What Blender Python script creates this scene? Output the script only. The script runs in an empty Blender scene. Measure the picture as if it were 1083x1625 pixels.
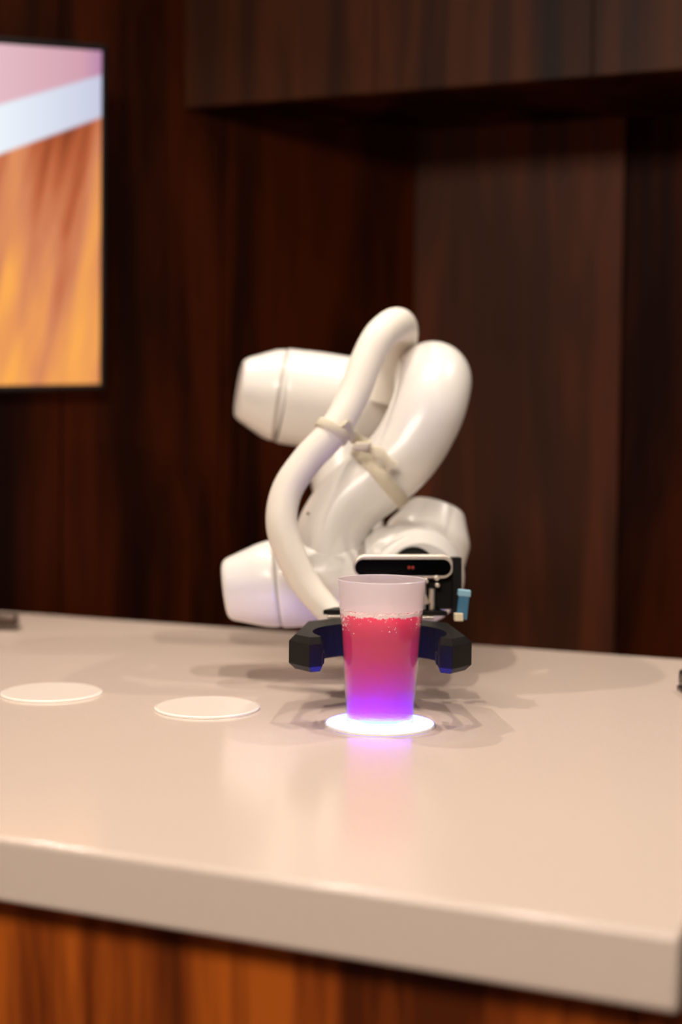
import bpy, bmesh, math, random
from mathutils import Vector, Matrix
random.seed(7)
SC = bpy.context.scene
COL = SC.collection

# ------------------------------------------------------------------ camera
TOP = 0.92                                   # height of the worktop
FPX, PITCH, ROLL, YAW = 2168.65, 0.0539, 0.0113, 0.3873
CAM = Vector((0, 0, TOP + 0.2878))
F = Vector((-math.sin(YAW) * math.cos(PITCH), math.cos(YAW) * math.cos(PITCH), -math.sin(PITCH)))
R0 = Vector((math.cos(YAW), math.sin(YAW), 0))
U0 = R0.cross(F)
R = math.cos(ROLL) * R0 + math.sin(ROLL) * U0
U = -math.sin(ROLL) * R0 + math.cos(ROLL) * U0


def at(px, py, d):
    """the point seen at photo pixel (px, py) at distance d along the view axis"""
    return CAM + d * (F + R * ((px - 541.5) / FPX) - U * ((py - 812.5) / FPX))


cd = bpy.data.cameras.new('camera')
cam = bpy.data.objects.new('camera', cd)
COL.objects.link(cam)
cam.matrix_world = Matrix(((R.x, U.x, -F.x, CAM.x), (R.y, U.y, -F.y, CAM.y), (R.z, U.z, -F.z, CAM.z), (0, 0, 0, 1)))
cd.sensor_fit = 'VERTICAL'
cd.sensor_height = 36
cd.lens = FPX / 1625 * 36
cd.clip_start = 0.02
cd.dof.use_dof = True
cd.dof.focus_distance = 1.345
cd.dof.aperture_fstop = 2.2
SC.camera = cam

# ------------------------------------------------------------------ world, lamps, exposure
W = bpy.data.worlds.new('world')
SC.world = W
W.use_nodes = True
W.node_tree.nodes['Background'].inputs[0].default_value = (1.0, 0.84, 0.72, 1)
W.node_tree.nodes['Background'].inputs[1].default_value = 0.08
SC.view_settings.view_transform = 'Standard'
SC.view_settings.look = 'None'
SC.view_settings.gamma = 1
SC.view_settings.use_curve_mapping = False
SC.view_settings.exposure = 0
SC.cycles.volume_bounces = 10                # light scatters several times inside the cloudy drink


def lamp(name, kind, loc, target, power, color, **kw):
    ld = bpy.data.lights.new(name, kind)
    ld.energy = power
    ld.color = color
    for k, v in kw.items():
        setattr(ld, k, v)
    o = bpy.data.objects.new(name, ld)
    COL.objects.link(o)
    o.location = loc
    o.rotation_euler = (Vector(target) - Vector(loc)).to_track_quat('-Z', 'Y').to_euler()
    return o


WARM = (1.0, 0.885, 0.77)
CUPX, CUPY = -0.476, 1.277
# small ceiling downlights over the worktop
for off, watts, back in ((-0.20, 39, 0.16), (0.22, 36, 0.16), (-0.95, 44, 0.60), (0.85, 40, 0.55)):
    lamp('ceiling_spot', 'SPOT', (CUPX + off * 0.926, CUPY + back + off * 0.378, 2.62), (CUPX + off * 0.6, CUPY + back * 0.8 + off * 0.25, TOP), watts, WARM,
         spot_size=math.radians(80), spot_blend=0.6, shadow_soft_size=0.006)
# large soft ceiling light over the visitors' side of the counter
lamp('ceiling_panel_light', 'AREA', (-0.2, -0.9, 2.75), (-0.3, 0.8, 0.9), 105, WARM, shape='RECTANGLE', size=1.6, size_y=1.0)


# ------------------------------------------------------------------ materials
def mat(name, col, rough=0.5, metal=0.0, coat=0.0, **kw):
    m = bpy.data.materials.new(name)
    m.use_nodes = True
    b = m.node_tree.nodes['Principled BSDF']
    b.inputs['Base Color'].default_value = (*col, 1)
    b.inputs['Roughness'].default_value = rough
    b.inputs['Metallic'].default_value = metal
    b.inputs['Coat Weight'].default_value = coat
    b.inputs['Coat Roughness'].default_value = 0.1
    for k, v in kw.items():
        b.inputs[k.replace('_', ' ')].default_value = v
    return m


def N(m, t, **kw):
    n = m.node_tree.nodes.new(t)
    for k, v in kw.items():
        setattr(n, k, v)
    return n


def L(m, a, b):
    m.node_tree.links.new(a, b)


def ramp(m, fac, stops):
    r = N(m, 'ShaderNodeValToRGB')
    e = r.color_ramp.elements
    while len(e) < len(stops):
        e.new(0.5)
    for x, (p, c) in zip(e, stops):
        x.position = p
        x.color = (*c, 1)
    L(m, fac, r.inputs[0])
    return r.outputs[0]


def grain(m, b, col, sx, sz, amt, bump=0.0):
    """fine mottling of a plain surface"""
    tc = N(m, 'ShaderNodeTexCoord')
    n = N(m, 'ShaderNodeTexNoise')
    mp = N(m, 'ShaderNodeMapping')
    mp.inputs['Scale'].default_value = (sx, sx, sz)
    n.inputs['Detail'].default_value = 3
    L(m, tc.outputs['Object'], mp.inputs[0])
    L(m, mp.outputs[0], n.inputs[0])
    lo = tuple(c * (1 - amt) for c in col)
    hi = tuple(min(1, c * (1 + amt)) for c in col)
    L(m, ramp(m, n.outputs[0], [(0.3, lo), (0.7, hi)]), b.inputs['Base Color'])
    if bump:
        bp = N(m, 'ShaderNodeBump')
        bp.inputs['Strength'].default_value = bump
        bp.inputs['Distance'].default_value = 0.0005
        L(m, n.outputs[0], bp.inputs['Height'])
        L(m, bp.outputs[0], b.inputs['Normal'])


def wood(name, stops, scale=9.0, rough=0.45, seed=0.0, spec=0.35, fine=0.16):
    m = mat(name, (0.1, 0.05, 0.02), rough)
    b = m.node_tree.nodes['Principled BSDF']
    b.inputs['Specular IOR Level'].default_value = spec
    tc = N(m, 'ShaderNodeTexCoord')
    mp = N(m, 'ShaderNodeMapping')
    mp.inputs['Location'].default_value = (seed, seed * 1.7, seed * 0.3)
    mp.inputs['Scale'].default_value = (scale, scale, scale * 0.09)
    L(m, tc.outputs['Object'], mp.inputs[0])
    n1 = N(m, 'ShaderNodeTexNoise')
    n1.inputs['Scale'].default_value = 1.0
    n1.inputs['Detail'].default_value = 5
    n1.inputs['Roughness'].default_value = 0.6
    n1.inputs['Distortion'].default_value = 0.9
    L(m, mp.outputs[0], n1.inputs[0])
    mp2 = N(m, 'ShaderNodeMapping')
    mp2.inputs['Scale'].default_value = (scale * 9, scale * 9, scale * 0.25)
    L(m, tc.outputs['Object'], mp2.inputs[0])
    n2 = N(m, 'ShaderNodeTexNoise')
    n2.inputs['Scale'].default_value = 1.0
    n2.inputs['Detail'].default_value = 4
    L(m, mp2.outputs[0], n2.inputs[0])
    mx = N(m, 'ShaderNodeMath', operation='MULTIPLY_ADD')
    L(m, n2.outputs[0], mx.inputs[0])
    mx.inputs[1].default_value = fine
    ad = N(m, 'ShaderNodeMath', operation='SUBTRACT')
    L(m, n1.outputs[0], ad.inputs[0])
    ad.inputs[1].default_value = fine / 2
    L(m, ad.outputs[0], mx.inputs[2])
    L(m, ramp(m, mx.outputs[0], stops), b.inputs['Base Color'])
    bp = N(m, 'ShaderNodeBump')
    bp.inputs['Strength'].default_value = 0.15
    bp.inputs['Distance'].default_value = 0.0006
    L(m, n2.outputs[0], bp.inputs['Height'])
    L(m, bp.outputs[0], b.inputs['Normal'])
    return m


M = {}
M['solid'] = mat('cream_solid_surface', (0.70, 0.57, 0.485), 0.17)
grain(M['solid'], M['solid'].node_tree.nodes['Principled BSDF'], (0.70, 0.57, 0.485), 60, 60, 0.02)
M['wood_wall'] = wood('shaded_rosewood_veneer', [(0.32, (0.006, 0.0015, 0.0005)), (0.46, (0.015, 0.003, 0.0007)), (0.60, (0.048, 0.008, 0.0011)), (0.74, (0.024, 0.0045, 0.001))], 5.0, 0.5, spec=0.04)  # same rosewood as the counter front, the walls' weaker light put into its colour
M['wood_sheen'] = wood('sheen_tinted_veneer', [(0.30, (0.030, 0.012, 0.006)), (0.5, (0.056, 0.018, 0.009)), (0.6, (0.10, 0.026, 0.010)), (0.75, (0.05, 0.02, 0.012))], 8.0, 0.45, 3.0, spec=0.08)  # greyish sheen and brighter lighting of this panel painted into the wood colour
M['wood_cab'] = wood('brown_rosewood_veneer', [(0.32, (0.015, 0.006, 0.0025)), (0.47, (0.035, 0.009, 0.003)), (0.6, (0.07, 0.018, 0.004)), (0.75, (0.03, 0.008, 0.003))], 9.0, 0.45, 5.0, spec=0.1)
M['wood_front'] = wood('lit_rosewood_veneer', [(0.36, (0.08, 0.015, 0.003)), (0.46, (0.22, 0.042, 0.006)), (0.58, (0.46, 0.10, 0.010)), (0.72, (0.30, 0.07, 0.010))], 9.5, 0.35, 1.3, spec=0.15)  # wall rosewood again, with the strong light on the counter put into the colour
M['core'] = mat('dark_wall_core', (0.006, 0.003, 0.002), 0.9)
M['plaster'] = mat('ceiling_paint', (0.5, 0.46, 0.42), 0.9)
M['floor'] = mat('brown_floor', (0.16, 0.10, 0.07), 0.4)
grain(M['floor'], M['floor'].node_tree.nodes['Principled BSDF'], (0.16, 0.10, 0.07), 8, 8, 0.2)
M['white'] = mat('robot_white_plastic', (0.78, 0.745, 0.70), 0.32, coat=0.25)
grain(M['white'], M['white'].node_tree.nodes['Principled BSDF'], (0.78, 0.745, 0.70), 90, 90, 0.015)
M['seam'] = mat('grey_joint_gap', (0.42, 0.38, 0.34), 0.6)
M['ring'] = mat('grey_joint_ring', (0.10, 0.10, 0.10), 0.5)
M['hose'] = mat('ivory_hose', (0.76, 0.70, 0.62), 0.55)
M['strap'] = mat('cream_hook_and_loop', (0.62, 0.55, 0.42), 0.85)
grain(M['strap'], M['strap'].node_tree.nodes['Principled BSDF'], (0.62, 0.55, 0.42), 400, 400, 0.1, 0.6)
M['black'] = mat('black_printed_plastic', (0.018, 0.016, 0.015), 0.42)
_b = M['black'].node_tree.nodes['Principled BSDF']
_b.inputs['Specular IOR Level'].default_value = 0.11
grain(M['black'], _b, (0.0085, 0.0075, 0.0065), 900, 1800, 0.35, 0.7)
M['alu'] = mat('brushed_aluminium', (0.75, 0.67, 0.57), 0.42, 1.0)
M['chrome'] = mat('polished_steel', (0.95, 0.88, 0.76), 0.38, 1.0)
M['glass_black'] = mat('black_glass', (0.001, 0.001, 0.001), 0.15, Specular_IOR_Level=0.1)
M['darkmetal'] = mat('dark_bronze_metal', (0.10, 0.07, 0.055), 0.35, 0.7)
M['blue'] = mat('blue_plastic', (0.045, 0.16, 0.27), 0.4)
M['paleblue'] = mat('pale_blue_plastic', (0.24, 0.46, 0.58), 0.4)
M['cream'] = mat('cream_plastic', (0.70, 0.60, 0.42), 0.5)
M['disc'] = mat('opal_acrylic', (0.80, 0.71, 0.62), 0.3, Subsurface_Weight=0.0)
M['disc_rim'] = mat('clear_white_rim', (0.95, 0.90, 0.82), 0.35)
M['bezel'] = mat('black_bezel', (0.004, 0.004, 0.004), 0.4)


def emit(name, col, strength):
    m = bpy.data.materials.new(name)
    m.use_nodes = True
    nt = m.node_tree
    nt.nodes.remove(nt.nodes['Principled BSDF'])
    e = N(m, 'ShaderNodeEmission')
    e.inputs[0].default_value = (*col, 1)
    e.inputs[1].default_value = strength
    L(m, e.outputs[0], nt.nodes['Material Output'].inputs[0])
    return m




def m_lit():
    """opal disc lit from below by an LED puck: hottest at the centre, still bright at the rim"""
    m = emit('lit_opal_acrylic', (0, 0, 1), 1.0)
    e = [n for n in m.node_tree.nodes if n.type == 'EMISSION'][0]
    tc = N(m, 'ShaderNodeTexCoord')
    vl = N(m, 'ShaderNodeVectorMath', operation='LENGTH')
    L(m, tc.outputs['Object'], vl.inputs[0])
    mr = N(m, 'ShaderNodeMapRange', interpolation_type='SMOOTHSTEP')
    mr.inputs['From Min'].default_value = 0.018
    mr.inputs['From Max'].default_value = 0.034
    mr.inputs['To Min'].default_value = 160.0
    mr.inputs['To Max'].default_value = 26.0
    L(m, vl.outputs['Value'], mr.inputs['Value'])
    L(m, mr.outputs[0], e.inputs[1])
    m2 = N(m, 'ShaderNodeMapRange')
    m2.inputs['From Min'].default_value = 0.018
    m2.inputs['From Max'].default_value = 0.034
    L(m, vl.outputs['Value'], m2.inputs['Value'])
    L(m, ramp(m, m2.outputs[0], [(0, (0.006, 0.045, 1.0)), (1, (0.044, 0.05, 1.0))]), e.inputs[0])
    return m


M['lit'] = m_lit()
M['reddot'] = emit('infrared_projector_glow', (1.0, 0.12, 0.08), 0.24)


def schlick(m, f0=0.035):
    """surface reflectance that is the same from both sides of a thin wall"""
    lw = N(m, 'ShaderNodeLayerWeight')
    lw.inputs[0].default_value = 0.5
    pw = N(m, 'ShaderNodeMath', operation='POWER')
    L(m, lw.outputs['Facing'], pw.inputs[0])
    pw.inputs[1].default_value = 5
    ma = N(m, 'ShaderNodeMath', operation='MULTIPLY_ADD')
    L(m, pw.outputs[0], ma.inputs[0])
    ma.inputs[1].default_value = 1 - f0
    ma.inputs[2].default_value = f0
    return ma.outputs[0]


def m_cup_frost():
    m = bpy.data.materials.new('frosted_polypropylene')
    m.use_nodes = True
    nt = m.node_tree
    nt.nodes.remove(nt.nodes['Principled BSDF'])
    d = N(m, 'ShaderNodeBsdfDiffuse')
    d.inputs[0].default_value = (0.88, 0.85, 0.86, 1)
    t = N(m, 'ShaderNodeBsdfTranslucent')
    t.inputs[0].default_value = (0.92, 0.88, 0.88, 1)
    tr = N(m, 'ShaderNodeBsdfTransparent')
    tr.inputs[0].default_value = (0.95, 0.93, 0.93, 1)
    g = N(m, 'ShaderNodeBsdfGlossy')
    g.inputs['Roughness'].default_value = 0.22
    g.inputs[0].default_value = (1, 1, 1, 1)
    a = N(m, 'ShaderNodeMixShader')
    a.inputs[0].default_value = 0.5
    L(m, d.outputs[0], a.inputs[1])
    L(m, t.outputs[0], a.inputs[2])
    b = N(m, 'ShaderNodeMixShader')
    b.inputs[0].default_value = 0.36
    L(m, a.outputs[0], b.inputs[1])
    L(m, tr.outputs[0], b.inputs[2])
    c = N(m, 'ShaderNodeMixShader')
    L(m, schlick(m), c.inputs[0])
    L(m, b.outputs[0], c.inputs[1])
    L(m, g.outputs[0], c.inputs[2])
    L(m, c.outputs[0], nt.nodes['Material Output'].inputs[0])
    return m


def m_cup_wet():
    """the same plastic where liquid wets it: clear with a satin sheen"""
    m = bpy.data.materials.new('wetted_polypropylene')
    m.use_nodes = True
    nt = m.node_tree
    nt.nodes.remove(nt.nodes['Principled BSDF'])
    d = N(m, 'ShaderNodeBsdfTranslucent')
    d.inputs[0].default_value = (0.8, 0.76, 0.78, 1)
    tr = N(m, 'ShaderNodeBsdfTransparent')
    tr.inputs[0].default_value = (0.99, 0.98, 0.98, 1)
    g = N(m, 'ShaderNodeBsdfGlossy')
    g.inputs['Roughness'].default_value = 0.12
    b = N(m, 'ShaderNodeMixShader')
    b.inputs[0].default_value = 0.97
    L(m, d.outputs[0], b.inputs[1])
    L(m, tr.outputs[0], b.inputs[2])
    c = N(m, 'ShaderNodeMixShader')
    L(m, schlick(m), c.inputs[0])
    L(m, b.outputs[0], c.inputs[1])
    L(m, g.outputs[0], c.inputs[2])
    L(m, c.outputs[0], nt.nodes['Material Output'].inputs[0])
    return m


M['cup'] = m_cup_frost()
M['cup_wet'] = m_cup_wet()


def m_drink():
    """cloudy pink liquid: a scattering and absorbing volume"""
    m = bpy.data.materials.new('pink_drink')
    m.use_nodes = True
    nt = m.node_tree
    nt.nodes.remove(nt.nodes['Principled BSDF'])
    tr = N(m, 'ShaderNodeBsdfTransparent')
    sc = N(m, 'ShaderNodeVolumeScatter')
    sc.inputs['Color'].default_value = DRINK_S
    sc.inputs['Density'].default_value = 230
    ab = N(m, 'ShaderNodeVolumeAbsorption')
    ab.inputs['Color'].default_value = DRINK_A
    ab.inputs['Density'].default_value = 60
    ad = N(m, 'ShaderNodeAddShader')
    L(m, sc.outputs[0], ad.inputs[0])
    L(m, ab.outputs[0], ad.inputs[1])
    out = nt.nodes['Material Output']
    L(m, tr.outputs[0], out.inputs['Surface'])
    L(m, ad.outputs[0], out.inputs['Volume'])
    return m


DRINK_S = (1.0, 0.042, 0.060, 1)
DRINK_A = (0.998, 0.0, 0.42, 1)
M['drink'] = m_drink()
M['foam'] = mat('pink_foam', (0.95, 0.80, 0.78), 0.35)
_b = M['foam'].node_tree.nodes['Principled BSDF']


# ------------------------------------------------------------------ mesh helpers
def base_of(p):
    while p is not None and p.parent is not None:
        p = p.parent
    return p.location.copy() if p is not None else Vector((0, 0, 0))


def obj(name, bm, m, parent=None, smooth=True, kind=None, label=None, bevel=0.0, angle=35):
    """link a bmesh given in world coordinates as one object"""
    bmesh.ops.recalc_face_normals(bm, faces=bm.faces)
    if parent is not None:
        bmesh.ops.translate(bm, verts=bm.verts, vec=-base_of(parent))
    me = bpy.data.meshes.new(name)
    bm.to_mesh(me)
    bm.free()
    o = bpy.data.objects.new(name, me)
    COL.objects.link(o)
    for x in (m if isinstance(m, (list, tuple)) else [m]):
        me.materials.append(x)
    if smooth:
        me.shade_smooth()
        try:
            me.set_sharp_from_angle(angle=math.radians(angle))
        except Exception:
            pass
    if parent is not None:
        o.parent = parent
    if kind:
        o['kind'] = kind
    if label:
        o['label'] = label
    if bevel:
        b = o.modifiers.new('bevel', 'BEVEL')
        b.width = bevel
        b.segments = 3
        b.limit_method = 'ANGLE'
        b.angle_limit = math.radians(30)
        b.harden_normals = False
    return o


def thing(name, loc, label, cat, group=None):
    o = bpy.data.objects.new(name, None)
    o.empty_display_size = 0.05
    COL.objects.link(o)
    o.location = loc
    tag(o, label, cat, group)
    return o


def tag(o, label, cat, group=None):
    o['label'] = label
    o['category'] = cat
    if group:
        o['group'] = group


def prism(bm, pts, z0, z1):
    a = [bm.verts.new((p[0], p[1], z0)) for p in pts]
    b = [bm.verts.new((p[0], p[1], z1)) for p in pts]
    n = len(pts)
    bm.faces.new(a[::-1])
    bm.faces.new(b)
    for i in range(n):
        bm.faces.new((a[i], a[(i + 1) % n], b[(i + 1) % n], b[i]))
    return bm


def box(bm, o, ax, ay, az):
    """box from corner o spanned by three vectors"""
    o = Vector(o)
    v = [bm.verts.new(o + ax * i + ay * j + az * k) for k in (0, 1) for j in (0, 1) for i in (0, 1)]
    for f in ((0, 1, 3, 2), (4, 6, 7, 5), (0, 4, 5, 1), (2, 3, 7, 6), (0, 2, 6, 4), (1, 5, 7, 3)):
        bm.faces.new([v[i] for i in f])
    return bm


def cbox(bm, c, x, y, z, sx, sy, sz):
    """box centred at c with unit axes x, y, z"""
    return box(bm, Vector(c) - x * sx / 2 - y * sy / 2 - z * sz / 2, x * sx, y * sy, z * sz)


def rings(bm, rs, close0=True, close1=True, mats=None):
    prev = None
    first = None
    for k, r in enumerate(rs):
        cur = [bm.verts.new(p) for p in r]
        if prev:
            n = len(cur)
            for i in range(n):
                f = bm.faces.new((prev[i], prev[(i + 1) % n], cur[(i + 1) % n], cur[i]))
                if mats:
                    f.material_index = mats[k - 1]
        else:
            first = cur
        prev = cur
    if close0:
        bm.faces.new(first[::-1])
    if close1:
        f = bm.faces.new(prev)
        if mats:
            f.material_index = mats[-1]
    return bm


def frame(d):
    d = d.normalized()
    a = Vector((0, 0, 1)) if abs(d.z) < 0.9 else Vector((1, 0, 0))
    u = d.cross(a).normalized()
    return u, d.cross(u).normalized()


def lathe(bm, p0, axis, prof, n=48, close=True, mats=None):
    """prof: (distance along axis, radius)"""
    axis = axis.normalized()
    u, v = frame(axis)
    rs = []
    for t, r in prof:
        c = p0 + axis * t
        rs.append([c + (u * math.cos(2 * math.pi * i / n) + v * math.sin(2 * math.pi * i / n)) * r for i in range(n)])
    return rings(bm, rs, close, close, mats)


def rounded(prof, r=0.006, k=4):
    """soften the corners of a profile"""
    out = [prof[0]]
    for i in range(1, len(prof) - 1):
        a, b, c = Vector(prof[i - 1]), Vector(prof[i]), Vector(prof[i + 1])
        d1, d2 = (a - b), (c - b)
        l = min(r, d1.length * 0.45, d2.length * 0.45)
        p, q = b + d1.normalized() * l, b + d2.normalized() * l
        for j in range(k + 1):
            s = j / k
            w = p * (1 - s) ** 2 + b * 2 * s * (1 - s) + q * s * s
            out.append((w.x, w.y))
    out.append(prof[-1])
    return out


def catmull(P, n=10):
    out = []
    Q = [P[0]] + P + [P[-1]]
    for i in range(1, len(Q) - 2):
        a, b, c, d = Q[i - 1], Q[i], Q[i + 1], Q[i + 2]
        for j in range(n):
            t = j / n
            out.append(tuple(0.5 * ((2 * b[k]) + (-a[k] + c[k]) * t + (2 * a[k] - 5 * b[k] + 4 * c[k] - d[k]) * t * t + (-a[k] + 3 * b[k] - 3 * c[k] + d[k]) * t ** 3) for k in range(len(b))))
    out.append(tuple(P[-1]))
    return out


def sweep(bm, P, n=40, sub=10, caps=True):
    """P: list of (Vector, radius); smooth tube with parallel-transported rings"""
    pts = catmull([(p.x, p.y, p.z, r) for p, r in P], sub)
    C = [Vector(p[:3]) for p in pts]
    Rr = [p[3] for p in pts]
    rs = []
    u = None
    for i, c in enumerate(C):
        t = (C[min(i + 1, len(C) - 1)] - C[max(i - 1, 0)]).normalized()
        if u is None:
            u, _ = frame(t)
        u = (u - t * u.dot(t)).normalized()
        v = t.cross(u)
        rs.append([c + (u * math.cos(2 * math.pi * k / n) + v * math.sin(2 * math.pi * k / n)) * Rr[i] for k in range(n)])
    return rings(bm, rs, caps, caps)


def bubbles(name, items, m, parent, **kw):
    """many tiny balls joined into one mesh; items: (centre, radius)"""
    t = bmesh.new()
    bmesh.ops.create_icosphere(t, subdivisions=1, radius=1)
    t.verts.ensure_lookup_table()
    V0 = [v.co.copy() for v in t.verts]
    F0 = [[v.index for v in f.verts] for f in t.faces]
    t.free()
    V, Fs = [], []
    o_ = base_of(parent)
    for c, r in items:
        k = len(V)
        V += [c + q * r - o_ for q in V0]
        Fs += [[i + k for i in f] for f in F0]
    me = bpy.data.meshes.new(name)
    me.from_pydata(V, [], Fs)
    me.materials.append(m)
    me.shade_smooth()
    o = bpy.data.objects.new(name, me)
    COL.objects.link(o)
    o.parent = parent
    for k, x in kw.items():
        o[k] = x
    return o


# pixel radius at depth d -> metres
def pr(px, d):
    return px * d / FPX


# ------------------------------------------------------------------ setting
Z = Vector((0, 0, 1))
HY = 695


def ground(px, d):
    p = at(px, HY, d)
    return Vector((p.x, p.y, 0))


CAB_L = at(285, 178, 2.40)
A = ground(285, 2.40)                       # where the cabinet front meets the left wall
C = ground(656, 2.57)                       # the inner corner of the room
dl = (C - A).normalized()                   # along the left wall, towards the corner
db = Vector((math.cos(0.044), math.sin(0.044), 0))   # along the back wall
nl = Vector((dl.y, -dl.x, 0))               # into the room
nb = Vector((db.y, -db.x, 0))
CEIL = 2.80

bm = bmesh.new()
prism(bm, [(-4, -3), (4, -3), (4, 5), (-4, 5)], -0.05, 0)
obj('floor', bm, M['floor'], kind='structure', smooth=False)
bm = bmesh.new()
prism(bm, [(-4, -3), (4, -3), (4, 5), (-4, 5)], CEIL, CEIL + 0.05)
obj('ceiling', bm, M['plaster'], kind='structure', smooth=False)


def wall(name, p, d, n, length, splits, m, first):
    """core wall with veneer panels hung on it; splits are distances along d from p"""
    bm = bmesh.new()
    box(bm, p - n * 0.12, d * length, n * 0.10, Z * CEIL)
    w = obj(name, bm, M['core'], kind='structure', smooth=False)
    for i in range(len(splits) - 1):
        a, b, proud, mm = splits[i][0], splits[i + 1][0], splits[i][1], splits[i][2]
        bm = bmesh.new()
        box(bm, p + d * (a + 0.0015) - n * 0.019, d * (b - a - 0.003), n * (0.019 + proud), Z * (CEIL - 0.002))
        obj('panel', bm, mm, parent=w, smooth=False, bevel=0.0008)
    return w


def along(px, p, d):
    """distance along the wall line (p, d) of the vertical seen at photo column px"""
    q = ground(px, 1.0) - Vector((CAM.x, CAM.y, 0))
    # solve CAM + s q = p + t d
    det = q.x * (-d.y) + d.x * q.y
    r = p - Vector((CAM.x, CAM.y, 0))
    return (q.x * (-r.y) * -1 * -1 + q.y * r.x) / det if False else ((r.x * q.y - r.y * q.x) / (d.y * q.x - d.x * q.y))


LW = 2.5
pl = C - dl * LW
sp = [0.0, 0.45, 0.9, along(-420, pl, dl), along(-160, pl, dl), along(97, pl, dl), along(350, pl, dl), LW]
wall('wall_left', pl, dl, nl, LW, [(s, 0.0, M['wood_wall']) for s in sp], M['wood_wall'], 0)
s1 = along(985, C, db)
wall('wall_back', C, db, nb, 2.6, [(0.0, 0.012, M['wood_sheen']), (s1, 0.0, M['wood_wall']), (s1 + 0.42, 0.0, M['wood_wall']), (s1 + 0.84, 0, M['wood_wall']), (2.6, 0, None)], M['wood_wall'], 0)

# overhead cabinet
zc = CAB_L.z
base = Vector((CAB_L.x, CAB_L.y, zc))
t = thing('wall_cabinet', base, 'dark wood overhead cabinet with flat doors above the robot arm', 'cabinet')


def on_back(p):       # foot of p on the back wall, a hair in front
    k = (p - C).dot(nb)
    return p - nb * (k - 0.013)


A2 = A + db * 0.003
P1 = A2 - nb * 0.02
P2 = P1 + db * 1.9
bm = bmesh.new()
Cc = C + db * 0.014 + nb * 0.014
prism(bm, [P1 + db * 0.03, P2, on_back(P2), Cc], zc + 0.0, CEIL - 0.004)
obj('carcass', bm, M['wood_wall'], parent=t, smooth=False)
sd = [0.003, (along(585, A, db)), along(925, A, db), along(1240, A, db), 1.9]
for i in range(4):
    bm = bmesh.new()
    box(bm, A2 - nb * 0.019 + db * (sd[i] + 0.001) + Z * zc, db * (sd[i + 1] - sd[i] - 0.002), nb * 0.019, Z * (CEIL - 0.006 - zc))
    obj('door', bm, M['wood_cab'], parent=t, smooth=False, bevel=0.0008)

# ------------------------------------------------------------------ wall screen
h_c = Vector((5549, 281, 2169)).normalized()
Pbr = at(158, 609, 2.29)
Ptr = at(161.5, 81, 2.145)
v = (Ptr - Pbr)
SH = v.length
v.normalize()
h = (R * h_c.x + U * h_c.y + F * h_c.z)
h = (h - v * h.dot(v)).normalized()
nn = h.cross(v).normalized()
if nn.dot(-F) < 0:
    nn = -nn
SW = SH * 16 / 9
t = thing('wall_screen', Pbr - h * SW / 2, 'flat wall screen showing a wood and white picture, far left', 'screen')
bm = bmesh.new()
BZ = 0.010
cbox(bm, Pbr - h * SW / 2 + v * SH / 2 - nn * 0.016, h, v, nn, SW + 2 * BZ, SH + 2 * BZ, 0.030)
obj('housing', bm, M['bezel'], parent=t, bevel=0.003)
m = bpy.data.materials.new('screen_picture')
m.use_nodes = True
nt = m.node_tree
nt.nodes.remove(nt.nodes['Principled BSDF'])
uv = N(m, 'ShaderNodeUVMap')
sep = N(m, 'ShaderNodeSeparateXYZ')
L(m, uv.outputs[0], sep.inputs[0])


def mth(op, a, b=None, c=None):
    n = N(m, 'ShaderNodeMath', operation=op)
    for i, x in enumerate((a, b, c)):
        if x is None:
            continue
        if isinstance(x, (int, float)):
            n.inputs[i].default_value = x
        else:
            L(m, x, n.inputs[i])
    return n.outputs[0]


# uv: u = units left of the right edge, v = units below the top edge (1 unit = screen height)
b1 = mth('MULTIPLY_ADD', sep.outputs[0], 0.34, 0.062)
b2 = mth('MULTIPLY_ADD', sep.outputs[0], 0.40, 0.183)
f1 = mth('MULTIPLY', mth('SUBTRACT', sep.outputs[1], b1), 90)
f2 = mth('MULTIPLY', mth('SUBTRACT', sep.outputs[1], b2), 90)
for f in (f1, f2):
    f.node.use_clamp = True
mpp = N(m, 'ShaderNodeMapping')
mpp.inputs['Scale'].default_value = (9, 1.0, 1)
mpr = N(m, 'ShaderNodeMapping')
mpr.inputs['Rotation'].default_value = (0, 0, math.radians(13))
L(m, uv.outputs[0], mpr.inputs[0])
L(m, mpr.outputs[0], mpp.inputs[0])
nz = N(m, 'ShaderNodeTexNoise')
nz.inputs['Scale'].default_value = 1.0
nz.inputs['Detail'].default_value = 4
nz.inputs['Distortion'].default_value = 0.25
L(m, mpp.outputs[0], nz.inputs[0])
# the picture is brighter towards its lower part
bri = mth('MULTIPLY_ADD', mth('SUBTRACT', sep.outputs[1], 0.3), 0.22, nz.outputs[0])
bri2 = mth('MULTIPLY_ADD', sep.outputs[0], 0.16, bri)
cw = ramp(m, bri2, [(0.33, (0.17, 0.030, 0.010)), (0.46, (0.50, 0.12, 0.045)), (0.58, (0.68, 0.24, 0.11)), (0.76, (1.0, 0.42, 0.09))])
pk = ramp(m, sep.outputs[0], [(0.0, (0.50, 0.25, 0.42)), (0.06, (0.66, 0.36, 0.44)), (0.3, (0.78, 0.50, 0.56)), (1.0, (0.8, 0.6, 0.6))])
wh = ramp(m, sep.outputs[0], [(0.0, (0.58, 0.60, 0.76)), (0.3, (0.84, 0.90, 0.97)), (1.0, (0.9, 0.9, 0.9))])
m1 = N(m, 'ShaderNodeMix', data_type='RGBA')
L(m, f1, m1.inputs[0]); L(m, pk, m1.inputs[6]); L(m, wh, m1.inputs[7])
m2 = N(m, 'ShaderNodeMix', data_type='RGBA')
L(m, f2, m2.inputs[0]); L(m, m1.outputs[2], m2.inputs[6]); L(m, cw, m2.inputs[7])
em = N(m, 'ShaderNodeEmission')
em.inputs[1].default_value = 1.0
L(m, m2.outputs[2], em.inputs[0])
L(m, em.outputs[0], nt.nodes['Material Output'].inputs[0])
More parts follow.
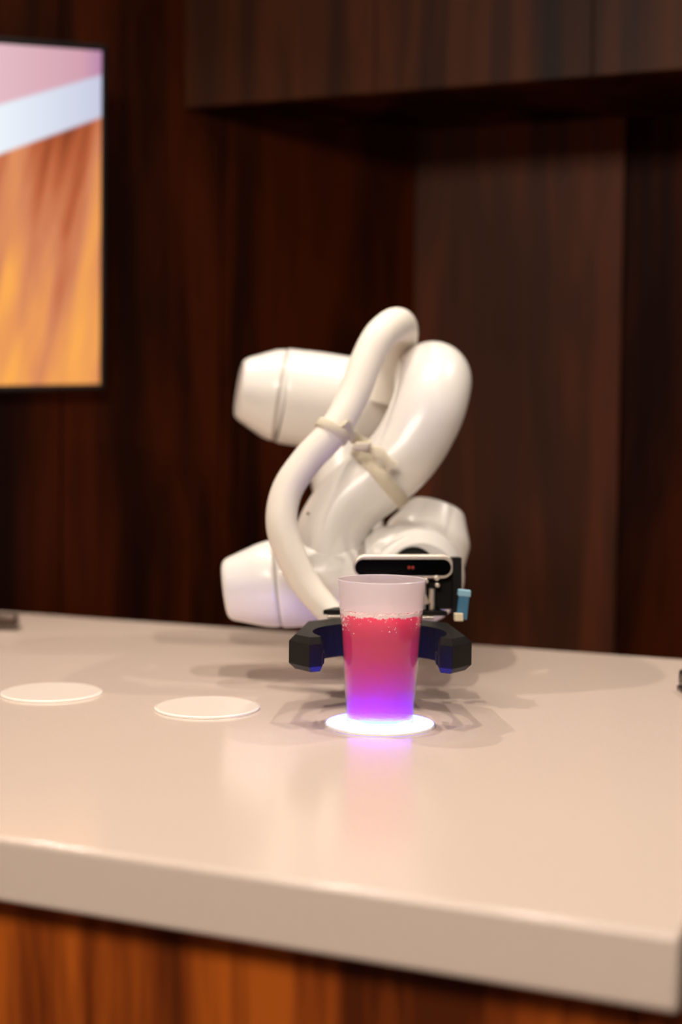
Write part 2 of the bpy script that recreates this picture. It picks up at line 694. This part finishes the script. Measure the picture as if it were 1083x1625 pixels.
bm = bmesh.new()
cbox(bm, Pbr - h * SW / 2 + v * SH / 2 - nn * 0.0005, h, v, nn, SW, SH, 0.003)
ul = bm.loops.layers.uv.new('UVMap')
for f in bm.faces:
    for l in f.loops:
        q = l.vert.co - Ptr
        l[ul].uv = (-q.dot(h) / SH, -q.dot(v) / SH)
obj('display', bm, m, parent=t, smooth=False, label='glowing picture with a pink and white band above orange wood')
for s in (0.35, 0.65):
    for q in (0.15, 0.7):
        bm = bmesh.new()
        pp = Pbr - h * SW * s + v * SH * q - nn * 0.029
        kk = max(0.004, (Vector((pp.x, pp.y, 0)) - pl).dot(nl) - 0.001)
        cbox(bm, pp - nl * kk / 2, dl, Z, nl, 0.03, 0.03, kk)
        obj('mount_arm', bm, M['bezel'], parent=t, smooth=False)

# ------------------------------------------------------------------ counter
YB, YF = 1.8411, 0.7993
XR = at(1079, 1490, 1.0)
# right end of the worktop: where the view ray of the corner meets the top plane
ray = XR - CAM
s = (TOP - CAM.z) / ray.z
XR = (CAM + ray * s).x


def wx(y, gap):
    """x of the left wall's face at depth y, plus a gap"""
    return A.x + (y - A.y) * dl.x / dl.y + gap



TH = 0.047
bm = bmesh.new()
prism(bm, [(wx(YF, 0.004), YF), (XR, YF), (XR, YB), (wx(YB, 0.004), YB)], TOP - TH, TOP)
o = obj('worktop', bm, M['solid'], smooth=True, bevel=0.004)
tag(o, 'long cream solid-surface bar worktop with softly rounded edge', 'worktop')

t = thing('bar_counter', (-1.2, 1.3, 0), 'wood-veneered bar counter body under the cream worktop', 'counter')
bm = bmesh.new()
prism(bm, [(wx(YF + .046, 0.01), YF + 0.046), (XR - 0.03, YF + 0.046), (XR - 0.03, YB - 0.03), (wx(YB - .03, 0.01), YB - 0.03)], 0.08, TOP - TH - 0.0005)
obj('carcass', bm, M['core'], parent=t, smooth=False)
bm = bmesh.new()
prism(bm, [(wx(YF + .08, 0.02), YF + 0.08), (XR - 0.08, YF + 0.08), (XR - 0.08, YB - 0.08), (wx(YB - .08, 0.02), YB - 0.08)], 0.0, 0.08)
obj('plinth', bm, M['core'], parent=t, smooth=False)
x = XR - 0.03
XL = wx(YF + 0.046, 0.01) - 0.03
for i in range(6):
    x0 = max(XL + 0.03, x - 0.62)
    bm = bmesh.new()
    box(bm, Vector((x0 + 0.0015, YF + 0.028, 0.08)), Vector((x - x0 - 0.003, 0, 0)), Vector((0, 0.018, 0)), Z * (TOP - TH - 0.081))
    obj('panel', bm, M['wood_front'], parent=t, smooth=False, bevel=0.0008)
    x = x0
    if x0 <= XL + 0.031:
        break
bm = bmesh.new()
box(bm, Vector((XR - 0.03, YF + 0.028, 0.08)), Vector((0.018, 0, 0)), Vector((0, YB - YF - 0.05, 0)), Z * (TOP - TH - 0.081))
obj('end_panel', bm, M['wood_front'], parent=t, smooth=False, bevel=0.0008)

# ------------------------------------------------------------------ round light discs
RD, SP, DT = 0.0542, 0.1956, 0.0022
disc_labels = ['round disc glowing violet-white under the cup of pink drink',
               'unlit white round disc in the worktop next to the glowing one',
               'unlit white round disc in the worktop, farthest left']
for i in range(3):
    c = Vector((CUPX - i * SP, CUPY, TOP))
    t = thing('light_disc', c, disc_labels[i], 'light disc', 'round light discs along the worktop')
    bm = bmesh.new()
    lathe(bm, c + Z * 0.0003, Z, rounded([(0, RD - .002), (0, RD), (DT, RD), (DT, RD - .0025), (DT, 0.001)], 0.0008, 3), 96)
    obj('diffuser', bm, M['lit'] if i == 0 else M['disc'], parent=t)
    bm = bmesh.new()
    n = 96
    rs = []
    for r_, z_ in ((RD + .0002, 0.0002), (RD + .0017, 0.0002), (RD + .0015, 0.0020), (RD + .0002, 0.0027), (RD + .0002, 0.0002)):
        rs.append([c + Vector((math.cos(2 * math.pi * k / n) * r_, math.sin(2 * math.pi * k / n) * r_, z_)) for k in range(n)])
    rings(bm, rs, False, False)
    obj('rim', bm, M['disc_rim'], parent=t)

# ------------------------------------------------------------------ cup
CB = TOP + DT + 0.0006
H, RT, RB, WT = 0.1445, 0.0441, 0.0334, 0.0009
cc = Vector((CUPX, CUPY, CB))
t = thing('plastic_cup', cc, 'tall frosted plastic cup of pink drink held between black gripper jaws', 'cup')
FILL = 0.1110


def rad(z):
    return RB + (RT - RB) * z / H


prof = [(0.004, RB - 0.006), (0.0, RB - 0.004), (0.0, RB - 0.0012), (0.0015, RB)]
mats = [1, 1, 1]
zz = 0.0015
k = 0
WET = FILL + 0.0044
zs = [WET * i / 8 for i in range(1, 9)] + [WET + 0.0001, WET + 0.010, FILL + 0.024, H - 0.0015]
for z_ in zs:
    prof.append((z_, rad(z_)))
    mats.append(1 if z_ <= WET else 0)
prof += [(H, rad(H) + 0.0004), (H + 0.0006, rad(H) - 0.0002), (H, rad(H) - WT - 0.0002)]
mats += [0, 0, 0]
for z_ in zs[::-1]:
    prof.append((z_, rad(z_) - WT))
    mats.append(0 if z_ > WET else 1)
prof += [(0.006, rad(0.006) - WT), (0.005, RB - 0.006)]
mats += [1, 1]
mats.append(1)
bm = bmesh.new()
# closed profile loop: outer wall up, inner wall down, solid floor
lathe(bm, cc, Z, prof, 96, True, mats)
obj('shell', bm, [M['cup'], M['cup_wet']], parent=t, angle=50)

d = thing('pink_drink', cc, 'pink and magenta foamy drink filling the tall frosted cup', 'drink')
bm = bmesh.new()
pf = [(0.0062, RB - 0.007), (0.0062, rad(0.007) - WT - 0.0003)]
for i in range(1, 13):
    z_ = 0.0065 + (FILL - 0.0065) * i / 12
    pf.append((z_, rad(z_) - WT - 0.0002))
pf.append((FILL - 0.0006, rad(FILL) - 0.006))
lathe(bm, cc, Z, pf, 96)
obj('liquid', bm, M['drink'], parent=d, angle=60)
Fh0 = Vector((F.x, F.y, 0)).normalized()
foam = []
for i in range(4600):
    a = random.uniform(0, 2 * math.pi)
    rr = random.uniform(0.0003, 0.0009)
    hi = 0.0042 + 0.0009 * math.sin(a * 7) + 0.0007 * math.sin(a * 17 + 1)      # uneven top edge
    lo = -0.0012 - 0.0008 * math.sin(a * 11 + 2)
    if random.random() < 0.72:
        zt = random.triangular(lo, hi, 0.0008)
        rmax = rad(FILL + zt) - WT - rr * 0.6
        ro = 1.0
    else:
        zt = random.uniform(0, 0.001)
        rmax = rad(FILL) - WT - rr
        ro = math.sqrt(random.random())
    foam.append((cc + Vector((math.cos(a) * rmax * ro, math.sin(a) * rmax * ro, FILL + zt)), rr))
for i in range(70):                                    # droplets and bubbles clinging below the surface
    a = math.atan2(-Fh0.y, -Fh0.x) + random.uniform(-1.5, 1.5)
    if random.random() < 0.6:
        a = math.atan2(-Fh0.y, -Fh0.x) - random.uniform(0.95, 1.4)
    zt = -0.0015 - 0.016 * random.random() ** 1.7
    rr = random.uniform(0.0003, 0.0008)
    foam.append((cc + Vector((math.cos(a) * (rad(FILL + zt) - WT - 0.0001), math.sin(a) * (rad(FILL + zt) - WT - 0.0001), FILL + zt)), rr))
bubbles('foam', foam, M['foam'], d, kind='stuff', label='pale pink froth of fine bubbles')

# ------------------------------------------------------------------ robot arm
# body axes of the gripper: seen nearly along the view direction
Fh = Vector((F.x, F.y, 0)).normalized()
Rh = Vector((R.x, R.y, 0)).normalized()
foot = ground(612, 1.74)
foot.z = TOP
rob = thing('robot_arm', foot, 'white jointed robot arm on the worktop gripping the cup, hose tied along it', 'robot arm')


def tube(name, P, m=None, parent=rob, **kw):
    bm = bmesh.new()
    sweep(bm, [(at(x, y, d_), pr(r, d_)) for x, y, d_, r in P], **kw)
    return obj(name, bm, m or M['white'], parent=parent, angle=50)


def barrel(name, p, q, prof, m=None, parent=rob, rnd=0.008, n=64):
    """prof: (fraction of the way p->q, pixel radius) ; p, q = (px, py, depth)"""
    a, b = at(*p), at(*q)
    dm = (p[2] + q[2]) / 2
    Lg = (b - a).length
    pf = [(f * Lg, pr(r, dm)) for f, r in prof]
    bm = bmesh.new()
    lathe(bm, a, b - a, rounded(pf, rnd, 5), n)
    return obj(name, bm, m or M['white'], parent=parent, angle=40)


# base and shoulder
bm = bmesh.new()
lathe(bm, foot, Z, rounded([(0, 0.001), (0, 0.048), (0.012, 0.048), (0.016, 0.042), (0.075, 0.042), (0.075, 0.001)], 0.004, 4), 64)
obj('base', bm, M['white'], parent=rob)
bm = bmesh.new()
topb = foot + Z * 0.076
e1, e2, e3 = at(575, 900, 1.79), at(552, 800, 1.84), at(540, 700, 1.87)
sweep(bm, [(topb, 0.041), (foot + Z * 0.11, 0.042), (e1, 0.042), (e2, 0.043), (e3, 0.050), (at(530, 655, 1.87), 0.05)], n=48)
obj('upper_arm', bm, M['white'], parent=rob, angle=50)

# elbow barrel, upper left
el = barrel('elbow_housing', (447, 628, 1.86), (606, 649, 1.88), [(0, 1), (0, 74), (0.03, 75), (0.35, 76), (0.75, 75), (0.93, 70), (1, 63), (1, 1)], rnd=0.006)
barrel('end_cap', (379, 616, 1.85), (446, 627.8, 1.86), [(0, 1), (0, 44), (0.10, 50), (0.75, 71), (1, 74), (1, 1)], parent=el, rnd=0.010)
barrel('joint_ring', (444, 627.5, 1.86), (449, 628.3, 1.86), [(0, 1), (0, 73.2), (1, 73.2), (1, 1)], M['seam'], parent=el, rnd=0.0005)
barrel('joint_ring', (604, 649, 1.88), (652, 641, 1.872), [(0, 1), (0, 52), (1, 52), (1, 1)], M['ring'], parent=el, rnd=0.001)

# curved forearm link
fa = tube('forearm', [(645, 640, 1.872, 56), (678, 616, 1.82, 58), (686, 602, 1.76, 60), (688, 612, 1.71, 60), (677, 655, 1.68, 59),
                      (646, 713, 1.67, 57), (603, 757, 1.67, 56), (556, 796, 1.67, 55), (528, 842, 1.67, 57), (522, 885, 1.67, 60), (522, 925, 1.67, 60)], n=56)
# lower barrel
lo = barrel('wrist_housing', (443, 925, 1.67), (574, 914, 1.67), [(0, 1), (0, 70), (0.04, 71.5), (0.5, 73), (0.8, 69), (1, 60), (1, 1)], rnd=0.010)
barrel('end_cap', (357, 936, 1.67), (442, 925.2, 1.67), [(0, 1), (0, 42), (0.07, 49), (0.72, 67), (1, 70), (1, 1)], parent=lo, rnd=0.010)
barrel('joint_ring', (440, 925.3, 1.67), (446, 924.7, 1.67), [(0, 1), (0, 69), (1, 69), (1, 1)], M['seam'], parent=lo, rnd=0.0005)
barrel('joint_ring', (572, 914, 1.67), (584, 913, 1.67), [(0, 1), (0, 55), (1, 55), (1, 1)], M['seam'], parent=lo, rnd=0.001)

# wrist dome that carries the gripper, and the motor cap behind it
wr = tube('wrist', [(582, 912, 1.67, 60), (598, 911, 1.67, 69), (622, 908, 1.67, 74), (655, 910, 1.665, 77), (664, 918, 1.63, 74), (668, 922, 1.585, 60)], n=56)
barrel('end_cap', (664, 905, 1.745), (695, 803, 1.765), [(0, 1), (0, 68), (0.55, 68), (1, 43), (1, 1)], parent=wr, rnd=0.006)
# small recessed screws
for (x, y, d_, par) in ((489, 815, 1.627, fa), (706, 632, 1.662, fa), (666, 640, 1.645, fa), (375, 905, 1.642, lo), (392, 660, 1.83, el)):
    bm = bmesh.new()
    p = at(x, y, d_)
    lathe(bm, p + F * 0.003, -F, [(0, 0.001), (0, 0.0022), (0.0034, 0.0022), (0.0034, 0.001)], 16)
    obj('screw', bm, M['seam'], parent=par)

# hose
hz = tube('hose', [(556, 1002, 1.535, 19), (524, 972, 1.548, 21), (488, 930, 1.56, 23), (461, 880, 1.565, 24.5), (447, 830, 1.57, 25), (456, 778, 1.58, 25),
                   (488, 730, 1.59, 25), (528, 686, 1.60, 25), (559, 632, 1.62, 25), (581, 575, 1.64, 26), (603, 534, 1.66, 26.5), (629, 515, 1.70, 27), (637, 530, 1.76, 27), (625, 580, 1.80, 27), (615, 640, 1.81, 27)], M['hose'], n=32)
hz['label'] = 'thick ivory cable hose'
# shallow ribs on the hose ends / straps


def band(P0, P1, rpx, d_, name, parent, th=2.6, m=None):
    a, b = at(*P0), at(*P1)
    ri, ro_ = pr(rpx, d_), pr(rpx + th, d_)
    ax = (b - a).normalized()
    u_, v_ = frame(ax)
    n = 48
    Lg = (b - a).length
    rs = []
    for tt, rr in ((0, ri), (0.0, ro_ - 0.0006), (0.0008, ro_), (Lg - 0.0008, ro_), (Lg, ro_ - .0006), (Lg, ri), (0, ri)):
        rs.append([a + ax * tt + (u_ * math.cos(2 * math.pi * k / n) + v_ * math.sin(2 * math.pi * k / n)) * rr for k in range(n)])
    bm = bmesh.new()
    rings(bm, rs, False, False)
    return obj(name, bm, m or M['strap'], parent=parent, angle=40)


band((523.5, 691, 1.599), (532, 679, 1.601), 25.3, 1.60, 'strap', hz, 4)
band((611, 749.5, 1.67), (595, 763.5, 1.67), 56.2, 1.67, 'strap', fa, 4)
# the web of strap between hose and link
bm = bmesh.new()
P = [(545, 672, 1.585), (557, 689, 1.60), (572, 699, 1.615), (588, 712, 1.615), (606, 722, 1.606), (625, 742, 1.605)]
pts = catmull([tuple(at(*p)) for p in P], 6)
pts = [Vector(p) for p in pts]
rs = []
for i, p in enumerate(pts):
    tdir = (pts[min(i + 1, len(pts) - 1)] - pts[max(i - 1, 0)]).normalized()
    w_ = tdir.cross(F).normalized()
    q = tdir.cross(w_).normalized()
    a_, b_ = 0.0068 + 0.0016 * math.sin(i * 0.9), 0.0025
    rs.append([p + w_ * a_ * math.cos(2 * math.pi * k / 12) + q * b_ * math.sin(2 * math.pi * k / 12) for k in range(12)])
rings(bm, rs)
obj('strap', bm, M['strap'], parent=hz, angle=60)
bm = bmesh.new()
cbox(bm, at(574, 708, 1.603), R, (U + R * 0.5).normalized(), F, 0.020, 0.011, 0.010)
obj('buckle', bm, M['strap'], parent=hz, bevel=0.003)

# ------------------------------------------------------------------ gripper
DC = 1.395
gc = ground(607, DC)
TZ, BZ_ = TOP + 0.0895, TOP + 0.0545


def g(u_, v_, z_=0.0):
    return gc + Rh * u_ + Fh * v_ + Z * z_


def jaw(side):
    inner = []
    for i in range(0, 13):
        a = math.radians(-155 + i * (155 + 75) / 12 - 0) if False else math.radians(205 - i * (205 - 95) / 12)
        inner.append((0.069 * math.cos(a), 0.069 * math.sin(a)))
    # inner runs from near the tip (left front) round to the back centre
    out = [(-0.0015, 0.069), (-0.0015, 0.112), (-0.045, 0.112), (-0.081, 0.079), (-0.0925, -0.026), (-0.071, -0.054), (-0.0590, -0.046), (-0.0575, -0.033)]
    pts = out + inner
    od = [0, 1, 1, 1, 1, 1, 0.4, 0.3] + [0] * len(inner)   # chamfer of the edge leaving each vertex
    if side > 0:
        pts = [(-p[0], p[1]) for p in pts]
    n = len(pts)
    c = 0.0062

    def inset(k):
        res = []
        cen = 1 if side < 0 else -1
        for i in range(n):
            p0, p1, p2 = pts[i - 1], pts[i], pts[(i + 1) % n]
            e0 = Vector((p1[0] - p0[0], p1[1] - p0[1])).normalized()
            e1_ = Vector((p2[0] - p1[0], p2[1] - p1[1])).normalized()
            n0 = Vector((-e0.y, e0.x)) * cen * k
            n1 = Vector((-e1_.y, e1_.x)) * cen * k
            a0, a1 = od[i - 1] * c, od[i] * c
            # intersection of the two offset lines
            q0 = Vector(p1) + n0 * a0
            q1 = Vector(p1) + n1 * a1
            den = e0.x * e1_.y - e0.y * e1_.x
            if abs(den) < 0.08:
                res.append((q0 + q1) / 2)
            else:
                dq = q1 - q0
                s_ = (dq.x * e1_.y - dq.y * e1_.x) / den
                res.append(q0 + e0 * s_)
        return res
    ins = inset(1)
    rs = []
    for z_, pl_ in ((BZ_, ins), (BZ_ + c, [Vector(p) for p in pts]), (TZ - c, [Vector(p) for p in pts]), (TZ, ins)):
        rs.append([g(p.x, p.y, z_) for p in pl_])
    bm = bmesh.new()
    rings(bm, rs)
    bmesh.ops.triangulate(bm, faces=[f for f in bm.faces if len(f.verts) > 4])
    return bm


gb = None
bm = bmesh.new()
prism(bm, [g(u_, v_)[:2] for u_, v_ in ((-0.060, 0.106), (0.078, 0.106), (0.058, 0.152), (-0.038, 0.152))], TOP + 0.0928, TOP + 0.0983)
gb = obj('gripper', bm, M['black'], parent=rob, smooth=False, bevel=0.001, label='black two-jaw gripper with chamfered curved fingers')
for side in (-1, 1):
    obj('jaw', jaw(side), M['black'], parent=gb, smooth=False, bevel=0.0006)
    # small grip lug inside each fingertip
    bm = bmesh.new()
    cbox(bm, g(side * 0.0595, -0.020, BZ_ + 0.0115), Rh, Fh, Z, 0.006, 0.020, 0.011)
    obj('grip_lug', bm, M['black'], parent=gb, smooth=False, bevel=0.0008)
# aluminium spacer between jaws and plate, gearbox and rods
bm = bmesh.new()
cbox(bm, g(0.004, 0.113, TOP + 0.0912), Rh, Fh, Z, 0.118, 0.03, 0.0030)
obj('spacer_plate', bm, M['alu'], parent=gb, smooth=False, bevel=0.0005)
bm = bmesh.new()
cbox(bm, g(0.037, 0.146, TOP + 0.120), Rh, Fh, Z, 0.098, 0.05, 0.044)
obj('motor_housing', bm, M['black'], parent=gb, smooth=False, bevel=0.003)
for u_, v_, r_, z0, z1 in ((0.050, 0.113, 0.0042, 0.099, 0.128), (0.061, 0.116, 0.0038, 0.099, 0.122), (0.040, 0.115, 0.0042, 0.099, 0.118), (-0.030, 0.115, 0.0045, 0.099, 0.128)):
    bm = bmesh.new()
    lathe(bm, g(u_, v_, TOP + z0), Z, [(0, 0.0005), (0, r_), (z1 - z0, r_), (z1 - z0, 0.0005)], 20)
    obj('guide_rod', bm, M['chrome'], parent=gb)
bm = bmesh.new()
bm2 = [(0.030, 0.118), (0.052, 0.118), (0.052, 0.124), (0.030, 0.124)]
cbox(bm, g(0.043, 0.113, TOP + 0.112), (Rh + Z * 0.4).normalized(), Fh, (Z - Rh * 0.4).normalized(), 0.024, 0.010, 0.022)
obj('linkage', bm, M['alu'], parent=gb, smooth=False, bevel=0.001)
for u_, z_, r_ in ((0.0655, 0.1345, 0.0030), (0.0665, 0.1265, 0.0027), (0.0540, 0.1310, 0.0026)):
    bm = bmesh.new()
    lathe(bm, g(u_, 0.108, TOP + z_), Fh, rounded([(0, 0.0004), (0, r_), (0.012, r_), (0.012, 0.0004)], 0.001, 3), 18)
    obj('bolt', bm, M['chrome'], parent=gb)
# black side bracket that carries the depth camera
bm = bmesh.new()
cbox(bm, at(724, 928, 1.53), R, U, F, 0.010, 0.062, 0.035)
obj('bracket', bm, M['black'], parent=gb, smooth=False, bevel=0.001)
bm = bmesh.new()
cbox(bm, at(700, 930, 1.545), R, U, F, 0.042, 0.020, 0.022)
obj('bracket', bm, M['black'], parent=gb, smooth=False, bevel=0.001)
# blue plug with its pale collar and cream socket
ax = (at(732, 985, 1.50) - at(737, 936, 1.50)).normalized()
sd_ = ax.cross(F).normalized()
bm = bmesh.new()
cbox(bm, at(735, 961, 1.50), sd_, ax, F, 0.0115, 0.030, 0.009)
obj('plug', bm, M['blue'], parent=gb, smooth=False, bevel=0.0012, label='blue cable plug')
bm = bmesh.new()
cbox(bm, at(737, 941, 1.50), sd_, ax, F, 0.0140, 0.0075, 0.011)
obj('plug_collar', bm, M['paleblue'], parent=gb, smooth=False, bevel=0.0012, label='pale blue plug collar')
bm = bmesh.new()
cbox(bm, at(728, 979, 1.495), R, U, F, 0.0095, 0.0085, 0.012)
obj('socket', bm, M['cream'], parent=gb, smooth=False, bevel=0.0008)

# depth camera bar
DCAM = 1.515
cx_, cy_ = 641, 900


def stadium(cen, w_, h_, n=14):
    pts = []
    r_ = h_ / 2
    for sgn, a0 in ((1, -90), (-1, 90)):
        for i in range(n + 1):
            a = math.radians(a0 + 180 * i / n)
            pts.append((sgn * (w_ / 2 - r_) + r_ * math.cos(a), r_ * math.sin(a)))
    return pts


def slab(bm, cen, pts, d0, d1, inset=0.0):
    a = [bm.verts.new(cen + R * p[0] + U * p[1] + F * d0) for p in pts]
    b = [bm.verts.new(cen + R * p[0] + U * p[1] + F * d1) for p in pts]
    bm.faces.new(a)
    bm.faces.new(b[::-1])
    for i in range(len(pts)):
        bm.faces.new((a[i], b[i], b[(i + 1) % len(pts)], a[(i + 1) % len(pts)]))


cen = at(cx_, cy_ - 0.5, DCAM)
bm = bmesh.new()
slab(bm, cen, stadium(cen, pr(161, DCAM), pr(38, DCAM)), 0, 0.024)
dcm = obj('depth_camera', bm, M['alu'], parent=rob, bevel=0.0015, label='silver bar-shaped depth camera with black glass front')
bm = bmesh.new()
cen2 = at(cx_ - 1, cy_ + 0.5, DCAM)
slab(bm, cen2, stadium(cen2, pr(153, DCAM), pr(26, DCAM)), -0.0008, 0.004)
obj('front_glass', bm, M['glass_black'], parent=dcm, angle=30)
for x_, r_ in ((580, 4), (604, 4), (699, 4)):
    bm = bmesh.new()
    lathe(bm, at(x_, 900, DCAM) - F * 0.0007, -F, [(0, 0.0003), (0, pr(r_, DCAM)), (0.0004, pr(r_, DCAM)), (0.0004, 0.0003)], 20)
    obj('lens', bm, M['darkmetal'] if x_ < 0 else M['glass_black'], parent=dcm)
for x_ in (649.5, 655.5):
    bm = bmesh.new()
    lathe(bm, at(x_, 900.5, DCAM) - F * 0.0007, -F, [(0, 0.0003), (0, pr(2.6, DCAM)), (0.0004, pr(2.6, DCAM)), (0.0004, 0.0003)], 16)
    obj('infrared_emitter', bm, M['reddot'], parent=dcm, label='small dull red emitter')
# black flange ring above the camera
bm = bmesh.new()
lathe(bm, at(656, 901, 1.59), -F, rounded([(0, 0.001), (0, pr(34, 1.58)), (0.022, pr(34, 1.58)), (0.022, pr(26, 1.58)), (0.026, pr(26, 1.58)), (0.026, 0.001)], 0.001, 3), 48)
obj('tool_flange', bm, M['black'], parent=rob)
bm = bmesh.new()
cbox(bm, at(648, 935, 1.55), R, U, F, 0.055, 0.03, 0.05)
obj('flange_mount', bm, M['black'], parent=rob, smooth=False, bevel=0.002)


# ------------------------------------------------------------------ small metal brackets at the edges of the view
def clamp(p, d_dir, label, Lg=0.07, wd=0.030, ht=0.020):
    base = Vector((p.x, p.y, TOP))
    t = thing('metal_bracket', base, label, 'bracket')
    sdv = Vector((-d_dir.y, d_dir.x, 0))
    bm = bmesh.new()
    cbox(bm, base + Z * (0.003 + 0.0003), d_dir, sdv, Z, Lg, wd * 0.6, 0.006)
    obj('foot_plate', bm, M['darkmetal'], parent=t, smooth=False, bevel=0.002)
    bm = bmesh.new()
    cbox(bm, base + Z * (0.006 + ht / 2), d_dir, sdv, Z, Lg * 0.92, wd * 0.55, ht)
    obj('upright', bm, M['darkmetal'], parent=t, bevel=0.005)


clamp(ground(5, 2.00), Rh, 'dark metal bracket on the worktop at the far left edge', 0.048, 0.030, 0.018)
clamp(ground(1083 + 19, 1.545), Fh, 'dark metal bracket on the worktop at the right edge', 0.06, 0.018, 0.020)
